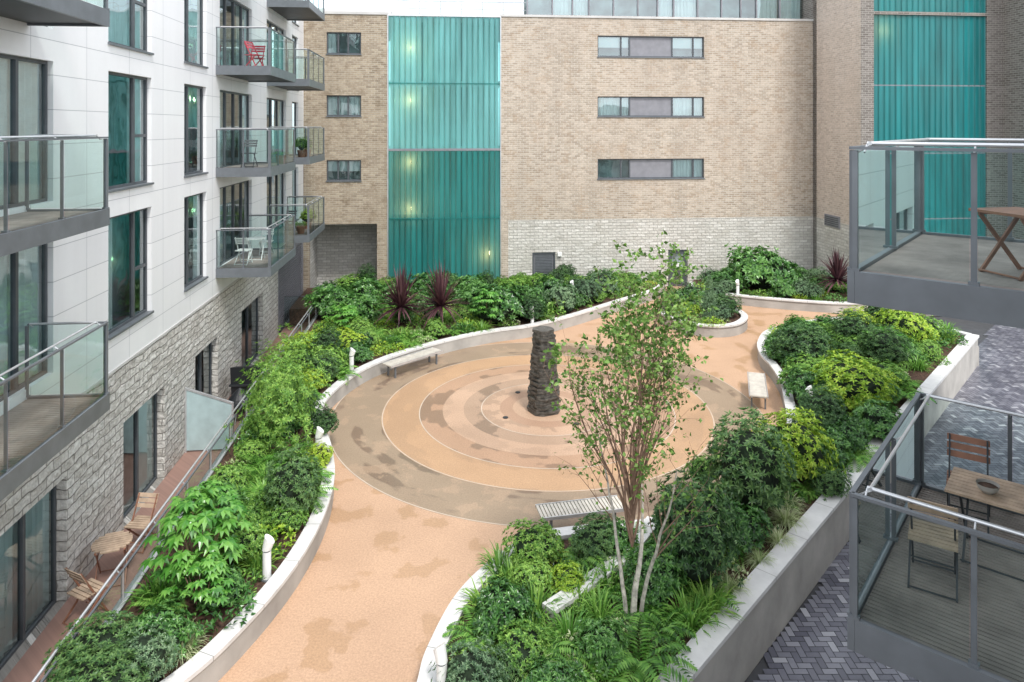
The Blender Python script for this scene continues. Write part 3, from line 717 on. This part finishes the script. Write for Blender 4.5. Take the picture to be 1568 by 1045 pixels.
# left bed
P_('airy',-5.85,17.7,1.0,1.08); P_('airy',-6.3,18.8,.7,.8)
P_('fatsia',-5.45,12.2,1.05,1.2); P_('fatsia',-5.2,11.7,.7,.7); P_('fatsia',-5.95,13.5,.8,.85)
for x,y in ((-5.0,15.2),(-5.7,15.6),(-4.65,16.0),(-5.9,16.4),(-5.3,14.7),(-5.2,16.6),(-6.1,14.9),(-5.6,14.2),(-4.5,15.0)): P_('fern',x,y,1.05)
P_('mid',-4.55,14.1,.5,.5); P_('lime',-4.6,16.7,.4,.4); P_('rhodo',-6.1,10.3,.6,.4); P_('rhodo',-5.75,9.6,.6,.4); P_('grey',-5.4,10.2,.9); P_('grass',-5.1,10.75,1); P_('grass',-5.4,11.1,.8)
P_('lily',-4.7,12.9,.9); P_('fern',-4.9,13.3,.8)
P_('rhodo',-4.95,18.5,.38,.35); P_('mid',-6.9,20.6,.9,.8); P_('airy',-7.2,22.4,.7,.5); P_('lime',-6.3,21.6,.6,.5)
P_('mid',-6.2,23.4,.8,.7); P_('lime',-7.4,24.5,.7,.6); P_('fern',-5.6,22.6,1.0); P_('lime',-5.9,25,.7,.6)
for x,y,s in ((-4.45,28.0,1.35),(-2.85,28.1,1.4)): P_('phorm',x,y,s,s*1.3)
for x,y,s in ((-.6,29.2,1.3),(.5,30.2,1.0),(-1.5,30.6,1.0),(-6.4,29,1.0),(-7.6,29.8,1.1),(-6.6,31.5,1.1),(-5.2,31,1.0),(-8.2,31,1.0),(-2,32.6,1.0),(1.8,32,1.0),(-4,32.6,1.1)): P_('laurel',x,y,s,s*.9)
for x,y in ((3.3,32.2),(2.2,30.8),(4.4,33.8)): P_('grey',x,y,1.5)
for x,y in ((3.6,34.6),(5.6,35.4),(1.6,34.5),(0,34),(-6,34),(-8,34.4)): P_('mid',x,y,1.0,.7)
P_('fatsia',-.9,28.7,1.0,1.0); P_('fatsia',-6.6,27.6,1.0,.8)
for x,y in ((-4.6,26.2),(-5.4,26.8),(-3.4,26.7),(-2.4,27.3)): P_('fern',x,y,1.0)
# right bed
P_('rhodo',4.9,14.5,.95,1.0); P_('rhodo',3.25,12.65,.82,.95); P_('lime',6.45,16.1,.9,1.05); P_('lime',9.8,20.0,1.1,1.05)
P_('rhodo',10.0,24.0,1.0,.75); P_('rhodo',8.25,18.6,.65,.55); P_('rhodo',7.0,15.4,.4,.35)
P_('mid',8.9,21.6,.8,.65); P_('lime',14.6,26.0,1.0,1.0); P_('rhodo',12.6,23.6,.8,.65); P_('mid',11.5,21.7,1.0,.7); P_('laurel',9.6,18.2,.8,.7); P_('rhodo',12.6,25.8,.8,.6)
P_('lime',13.9,28.0,.7,.6); P_('fatsia',13.0,24.4,.9,.8); P_('mid',15.8,26.9,.8,.7); P_('laurel',7.6,16.9,.7,.6); P_('fern',8.3,17.0,1.2); P_('fern',11.6,20.9,1.3); P_('laurel',10.9,26.2,.9,.65)
P_('mid',9.7,22.6,.8,.6); P_('mid',10.7,22.6,.8,.6)
P_('mid',.45,12.95,.65,.65); P_('rhodo',1.6,13.2,.5,.35); P_('lime',1.0,12.2,.4,.35)
for x,y in ((.0,12.2),(.4,11.6),(-.4,11.7),(.9,11.0),(1.2,12.0),(1.7,12.2),(2.9,11.4),(3.3,11.7),(-.2,12.7)): P_('lily',x,y,1.05)
P_('fern',1.9,10.5,1.25); P_('fern',1.3,10.1,1.1); P_('fern',2.4,11.2,.9); P_('fern',1.3,13.0,1.0); P_('fern',4.2,13.4,.8); P_('laurel',2.3,11.9,.4,.5); P_('fern',.5,10.7,.9); P_('fern',-.5,11.0,.9)
P_('grass',3.75,12.15,1); P_('grass',4.6,13.0,.8); P_('grass',5.6,14.3,1.1); P_('grass',5.2,13.6,.9); P_('grass',5.9,14.9,.9); P_('grass',.3,10.2,1.1)
P_('rhodo',-.1,10.2,.3,.28); P_('laurel',.6,9.7,.5,.5); P_('grey',-.6,9.9,.9); P_('mid',4.4,16.1,.5,.5); P_('mid',5.6,17.0,.5,.5)
# back right + island
P_('laurel',12.2,35,1.5,1.6); P_('laurel',13.1,34.6,1.2,1.3); P_('phorm',15.5,33.3,1.35,1.6); P_('grey',14.2,34,1.0); P_('laurel',10.6,35.1,.9,.7); P_('laurel',11,34.6,.7,.6)
P_('mid',16.2,34.6,.6,.5); P_('laurel',7.3,31.3,.7,.7); P_('rhodo',9.2,30.0,.7,.45); P_('laurel',8.4,31.4,.6,.6); P_('lime',7.5,29.8,.55,.45)
def inpoly(x,y,poly):
    c=False;n=len(poly);j=n-1
    for i in range(n):
        xi,yi=poly[i];xj,yj=poly[j]
        if (yi>y)!=(yj>y) and x<(xj-xi)*(y-yi)/(yj-yi)+xi: c=not c
        j=i
    return c
def edge_d(x,y,poly):
    p=np.array(poly);q=np.roll(p,-1,0);d=q-p;t=np.clip((((np.array([x,y])-p)*d).sum(1))/np.maximum((d*d).sum(1),1e-9),0,1)
    return np.linalg.norm(p+d*t[:,None]-np.array([x,y]),axis=1).min()
def fill(poly,sp,parent,kinds,margin=.42,skip=.0):
    xs=[p[0] for p in poly]; ys=[p[1] for p in poly]
    y=min(ys)
    while y<max(ys):
        x=min(xs)
        while x<max(xs):
            a=x+random.uniform(-.4,.4)*sp; b_=y+random.uniform(-.4,.4)*sp; x+=sp
            if not inpoly(a,b_,poly): continue
            ed=edge_d(a,b_,poly)
            if ed<margin: continue
            if random.random()<skip: continue
            if any((a-u)**2+(b_-v)**2<(r*.85)**2 for u,v,r in big): continue
            k=noise.noise((a*.45,b_*.45,3.1)); ks=kinds[int((k*1.1+.5)*len(kinds))%len(kinds)] if random.random()<.65 else random.choice(kinds)
            if ed<margin+.25 and random.random()<.3: ks=random.choice(['fern','lily','g_dark'])
            s=random.uniform(.8,1.3)
            if ks in('mid','laurel','lime','rhodo'): s*=.48
            if ks in ('fern',): s*=.75
            place(ks,a,b_,s,s*random.uniform(.8,1.15),parent=parent)
        y+=sp
kn=['g_mid','fern','g_dark','g_lime','mid','lily','g_pale','g_mid','laurel','g_lime','fern','rhodo']
e=empty('planting_bed'); fill(Lpoly,.5,e,kn)
e=empty('planting_bed'); fill(Rpoly,.5,e,kn,skip=.04)
e=empty('planting_bed'); fill(Bpoly,.6,e,['g_mid','g_dark','grey','laurel','g_lime'])
e=empty('planting_bed'); fill(Ipoly,.5,e,['g_mid','grey','g_pale','g_lime'])
lm=LM(); n=700; t=rng.random(n); a=rng.uniform(0,6.28,n); r=.26*(1-t)**.7+.02
c=np.stack([r*np.cos(a),r*np.sin(a),t*1.9],1); rosettes(lm,c,np.stack([np.cos(a),np.sin(a),a*0+1.2],1),5,.09,.015,F['grey']); 
o=bpy.data.objects.new('columnar_conifer',lm.mesh('conifer')); COL.objects.link(o); o.location=(8.3,29.4,.35)

# birch tree
tb=MB(); lp=[];ld=[]
def grow(p,d,L,r,lev,mt):
    p=Vector(p);d=Vector(d).normalized(); n=max(3,int(L/.2)); step=L/n
    for i in range(n):
        t=i/n; r0=r*(1-t*.8); r1=r*(1-(i+1)/n*.8)
        q=p+d*step; tb.tube(p,q,r0,r1,mt,7 if lev==0 else 4,False)
        p=q; d=(d+Vector((random.gauss(0,.06),random.gauss(0,.06),random.gauss(.02,.03)))).normalized()
        if lev<3 and t>(.2 if lev==0 else .12) and random.random()<(.88 if lev<2 else .6):
            a=random.uniform(0,6.28); ang=random.uniform(.45,.95) if lev else random.uniform(.3,.65)
            o=d.orthogonal().normalized(); o.rotate(Matrix.Rotation(a,3,d)); dd=d*math.cos(ang)+o*math.sin(ang)
            grow(p,dd,L*random.uniform(.28,.48)*(1.1-t*.5),max(r1*.5,.0035),lev+1,M['twig'])
        if lev>=1:
            k=(1 if random.random()<.8 else 0) if p.z<4.6 else (2 if random.random()<.9 else 1)
            for _ in range(k):
                lp.append((p.x+random.gauss(0,.04),p.y+random.gauss(0,.04),p.z)); ld.append((random.gauss(0,1),random.gauss(0,1),random.gauss(-.3,.6)))
grow((0,0,0),(-.01,0,1),2.2,.07,9,M['bark'])
for i in range(20):
    a=i*2.4; tl=random.uniform(.14,.55) if i>2 else .04; h=random.uniform(1.3,2.2)
    grow((-.02,0,h),(math.cos(a)*tl-.04,math.sin(a)*tl*.9,1),random.uniform(1.9,3.1) if i>4 else random.uniform(3.4,4.1),.022,0,M['twig'])
for dx_,dy_,tx in ((.12,.05,.08),(-.1,.08,-.06)): grow((dx_,dy_,0),(tx,.03,1),3.2,.04,0,M['bark'])
tree=empty('birch_tree',(1.98,11.4,.33))
tb.build('trunk_and_branches',tree)
lp=np.array(lp);ld=np.array(ld); V,Fc=leaves(lp,ld,rng.normal(size=(len(lp),3)),.085*rng.uniform(.7,1.3,len(lp)),.058,.2,.1)
lm=LM(); lm.add(V,Fc,F['birch']); o=bpy.data.objects.new('leaves',lm.mesh('birch_leaves')); COL.objects.link(o); o.parent=tree

# ---------------------------------------------------------------- furniture & features
B=MB(); z=0; k=0
while z<2.45:
    t=z/2.5; hw=.45-.16*t; th=random.uniform(.04,.09); rot=.5+.35*t+random.uniform(-.08,.08); pts=[]
    for i in range(12):
        a=i/12*2*math.pi; rr=hw/max(abs(math.cos(a)),abs(math.sin(a)))*.97; rr=min(rr,hw*1.28)*random.uniform(.86,1.08)
        pts.append((.95+math.cos(a+rot)*rr,20.95+math.sin(a+rot)*rr))
    n=len(B.v); B.v+=[(p[0],p[1],z+.004) for p in pts]+[(p[0],p[1],z+th-.006) for p in pts]; kk=B.mi(M['slate'])
    for i in range(12): j=(i+1)%12; B.f.append((n+i,n+j,n+12+j,n+12+i)); B.m.append(kk)
    B.f.append(tuple(range(n+12,n+24))); B.m.append(kk); B.f.append(tuple(range(n,n+12))[::-1]); B.m.append(kk)
    z+=th; k+=1
B.build('slate_water_feature')
def bench(p,q,name='park_bench'):
    p=Vector(p);q=Vector(q);L=(q-p).length;ang=math.atan2((q-p).y,(q-p).x); B=MB()
    n=int(L/.075)
    for i in range(n):
        x=i*L/n; B.box(x+.006,x+L/n-.014,-.24,.24,.42,.46,M['palewood'])
    for y in (-.2,.18): B.box(.02,L-.02,y,y+.03,.375,.418,M['alu'])
    B.box(0,L,.25,.275,.40,.465,M['alu']); B.box(0,L,-.275,-.25,.40,.465,M['alu'])
    for x in (.2,L-.25):
        B.box(x,x+.05,-.22,-.17,0,.374,M['fascia']);B.box(x,x+.05,.17,.22,0,.374,M['fascia']);B.box(x,x+.05,-.168,.168,.33,.374,M['fascia'])
    B.build(name,loc=(p.x,p.y,0),rot=ang)
bench((-4.25,23.65),(-2.7,25.35)); bench((.55,14.62),(2.35,15.0)); bench((7.38,20.9),(8.0,22.9))
def bollard(x,y,z=.36,ang=0):
    B=MB(); B.tube((0,0,0),(0,0,.5),.075,.075,M['whitepaint'],18); B.tube((0,0,.5),(0,0,.53),.068,.068,M['fascia'],18)
    n=18; st=len(B.v); k=B.mi(M['whitepaint'])
    for i in range(n):
        a=2*math.pi*i/n; B.v.append((.085*math.cos(a),.085*math.sin(a),.53))
    for i in range(n):
        a=2*math.pi*i/n; B.v.append((.085*math.cos(a)+ .05,.085*math.sin(a),.72-.07*math.cos(a)))
    for i in range(n): j=(i+1)%n; B.f.append((st+i,st+j,st+n+j,st+n+i)); B.m.append(k)
    B.f.append(tuple(range(st+n,st+2*n))); B.m.append(k); B.f.append(tuple(range(st,st+n))); B.m.append(k)
    B.tube((0,0,0),(0,0,.02),.11,.11,M['fascia'],18)
    B.build('bollard_light',loc=(x,y,z),rot=ang)
for x,y,a in ((-4.42,12.6,0),(-1.0,9.96,2.5),(-5.35,23.3,0),(-4.75,17.15,0),(.83,28.75,4),(8.5,19.9,3),(10.9,33.75,4),(2.9,33.6,4)): bollard(x,y,.36,a)

def chair(name,loc,rot,mw,mf,s=1):
    B=MB()
    for x in (-.2,.2):
        B.beam((x,.26,0),(x,-.2,.45),.018,.028,mf)
        B.beam((x*.92,-.24,0),(x*.92,.22,.88),.018,.028,mf)
    for y,z in ((.26,.02),(-.24,.02),(-.12,.12)): B.tube((-.2,y,z),(.2,y,z),.009,.009,mf,6)
    for i in range(6):
        y=-.22+i*.072; B.box(-.21,.21,y,y+.055,.44,.458,mw)
    for z,y in ((.66,.115),(.74,.155),(.82,.195)): B.hexa([(-.21,y,z),(.21,y,z),(.21,y+.015,z),(-.21,y+.015,z),(-.21,y+.03,z+.058),(.21,y+.03,z+.058),(.21,y+.045,z+.058),(-.21,y+.045,z+.058)],mw)
    o=B.build(name,loc=loc,rot=rot); o.scale=(s,s,s); return o
def table(name,loc,rot,mw,mf,lx=.9,ly=.6,h=.72,round_=False):
    B=MB(); n=int(ly/.075)
    for i in range(n):
        y=-ly/2+i*ly/n; half=lx/2
        if round_: half=math.sqrt(max(.01,(ly/2)**2-(y+ly/n/2)**2))
        B.box(-half,half,y,y+ly/n-.012,h-.025,h,mw)
    for x in (-lx*.36,lx*.36):
        B.beam((x,-ly*.42,0),(x,ly*.40,h-.04),.02,.035,mf); B.beam((x*.93,ly*.42,0),(x*.93,-ly*.40,h-.04),.02,.035,mf)
        B.box(x-.012,x+.012,-ly*.42,ly*.42,h-.05,h-.026,mf)
    B.tube((-lx*.36,-ly*.42,.02),(lx*.36,-ly*.42,.02),.01,.01,mf,6); B.tube((-lx*.36,ly*.42,.02),(lx*.36,ly*.42,.02),.01,.01,mf,6)
    return B.build(name,loc=loc,rot=rot)
def tl(x,y,z): a=W(x,y); return (a[0],a[1],z)
table('bistro_table',tl(-6.55,14.55,-.45),TH+.3,M['wood'],M['redwood'],.72,.72,.74,True)
chair('folding_chair',tl(-6.45,15.65,-.45),TH-.2,M['wood'],M['redwood'],s=1.12); chair('folding_chair',tl(-6.5,13.45,-.45),TH+2.6,M['wood'],M['redwood'],s=1.12)
B=MB(); 
for i in range(5):
    z0=.55+i*.09; r0=.36*math.cos(i*.30); r1=.36*math.cos((i+1)*.30); B.tube((0,0,z0),(0,0,z0+.09),r0,max(r1,.03),M['black'],18)
B.tube((0,0,.3),(0,0,.55),.24,.36,M['black'],18)
for a in (0,2.1,4.2): B.tube((math.cos(a)*.2,math.sin(a)*.2,.35),(math.cos(a)*.3,math.sin(a)*.3,0),.015,.015,M['alu'],6)
B.box(.3,.62,-.2,.2,.55,.58,M['black'])
B.build('kettle_barbecue',loc=tl(-6.2,22.0,-.45),rot=.4)
B=MB(); B.hexa([(-.35,-.25,0),(.35,-.25,0),(.35,.25,0),(-.35,.25,0),(-.38,-.28,.95),(.38,-.28,.95),(.38,.28,.8),(-.38,.28,.8)],M['black']); B.box(-.4,.4,-.3,.3,.5,.54,M['dark']); B.build('covered_grill',loc=tl(-6.3,23.4,-.45),rot=TH).scale=(1.3,1.3,1.35)
table('balcony_table',tl(-6.3,24.3,4.05),TH,M['whitepaint'],M['whitepaint'],.6,.6,.72,True)
chair('balcony_chair',tl(-6.5,23.5,4.05),TH+3,M['whitepaint'],M['whitepaint']); chair('balcony_chair',tl(-6.2,25.2,4.05),TH,M['whitepaint'],M['whitepaint'])
chair('red_chair',tl(-6.3,24.0,10.4),TH+1.2,M['red'],M['red'],s=1.1); chair('red_chair',tl(-6.5,25.1,10.4),TH,M['red'],M['red'],s=1.1)
chair('balcony_chair',tl(-6.4,30.0,4.1),TH,M['dark'],M['dark']); chair('balcony_chair',tl(-6.3,23.4,7.2),TH,M['dark'],M['dark'])
def potted(x,y,z,k,s):
    e=empty('potted_plant',tl(x,y,z)); B=MB(); B.tube((0,0,0),(0,0,.3),.13,.18,M['redwood'],14); B.build('pot',e)
    o=bpy.data.objects.new('foliage',PR[k][0][1]); COL.objects.link(o); o.parent=e; o.location=(0,0,.28); o.scale=(s,s,s)
potted(-5.85,29.5,7.25,'mid',.45); potted(-5.8,30.4,7.25,'grass',.9); potted(-5.9,31,4.1,'lime',.4); potted(-5.8,25.6,7.2,'fern',.5); potted(-5.9,29.6,4.1,'g_mid',.7)

# right balconies
CX,CY,RL=3.06,6.38,3.2
ORX,ORY=CX+.643*RL+.766*1.9,CY+.766*RL-.643*1.9; RA=math.radians(140)
rb=balcony_mesh('balcony',1.9,RL,1.15,board=.06); rb.location=(ORX,ORY,7.16); rb.rotation_euler[2]=RA
rb2=bpy.data.objects.new('balcony',rb.data); COL.objects.link(rb2); rb2.location=(ORX,ORY,4.0); rb2.rotation_euler[2]=RA
rbm=empty('apartment_block'); 
B=MB(); PR_=lambda u,d,z:(-d,u,z)
wins2=[(.3,2.6,4.02,6.5),(.3,2.6,7.2,9.7),(-6,-4,4.02,6.5),(-10,-8,4.02,6.5)]
wall_holes(B,PR_,-14,5.5,-.7,10.3,wins2,M['white'])
for w_ in wins2: window(B,PR_,*w_[:4],(.5,),None,'l',sill=False)
B.build('walls',rbm,loc=(ORX,ORY,0),rot=RA)
def ab(a,b_,z): return (CX+.643*a+.766*b_,CY+.766*a-.643*b_,z)
RE1=math.atan2(.766,.643)
table('slatted_table',ab(1.95,1.0,4.0),RE1+math.pi/2,M['wood'],M['dark'],.95,.65,.72)
chair('folding_chair',ab(1.15,.5,4.0),RE1+1.7,M['wood'],M['dark']); chair('folding_chair',ab(2.6,.62,4.0),RE1-1.45,M['redwood'],M['dark'])
B=MB(); 
prof=[(.0,.0),(.05,.0),(.09,.04),(.105,.09)]
for i in range(1,len(prof)): B.tube((0,0,prof[i-1][1]),(0,0,prof[i][1]+.0005),prof[i-1][0]+.001,prof[i][0],M['render'],18,i==1)
B.tube((0,0,.06),(0,0,.062),.09,.09,M['soil'],18)
B.build('bowl',loc=ab(1.85,.88,4.722),smooth=True)
table('wooden_folding_table',ab(.95,1.22,7.16),RE1+.9,M['redwood'],M['redwood'],.6,.55,.58)

# ---------------------------------------------------------------- light
w_=bpy.data.worlds.new("World"); scene.world=w_; w_.use_nodes=True; nt=w_.node_tree
bg=nt.nodes['Background']; sky=N(nt,'ShaderNodeTexSky'); sky.sky_type='NISHITA'; sky.sun_disc=False
el=math.radians(55); az=math.radians(155)
sky.sun_elevation=el; sky.sun_rotation=az; sky.air_density=1.2; sky.dust_density=2
tcw=N(nt,'ShaderNodeTexCoord').outputs['Generated']
cf=ramp(nt,noise_t(nt,tcw,3.0,5,.6),[(.42,(.35,.35,.35)),(.62,(1,1,1))])
c_=mixrgb(nt,cf,sky.outputs[0],(16.5,17.0,17.8,1)); nt.links.new(c_,bg.inputs[0]); bg.inputs[1].default_value=.15
sl=bpy.data.lights.new('sun','SUN'); sl.energy=3.0; sl.angle=math.radians(10); sl.color=(1,.97,.93)
so=bpy.data.objects.new('sun',sl); COL.objects.link(so)
dv=Vector((math.sin(az)*math.cos(el),math.cos(az)*math.cos(el),math.sin(el)))
so.rotation_euler=dv.to_track_quat('Z','Y').to_euler(); so.location=dv*60
cam=bpy.data.cameras.new('camera'); co=bpy.data.objects.new('camera',cam); COL.objects.link(co); scene.camera=co
co.location=(0,0,8.5); co.rotation_euler=(math.radians(90),0,0)
cam.sensor_width=36; cam.lens=36*1070/1568; cam.shift_y=-327.5/1568; cam.clip_end=1000; cam.clip_start=.1
scene.view_settings.view_transform='Standard'; scene.view_settings.look='None'; scene.view_settings.exposure=0
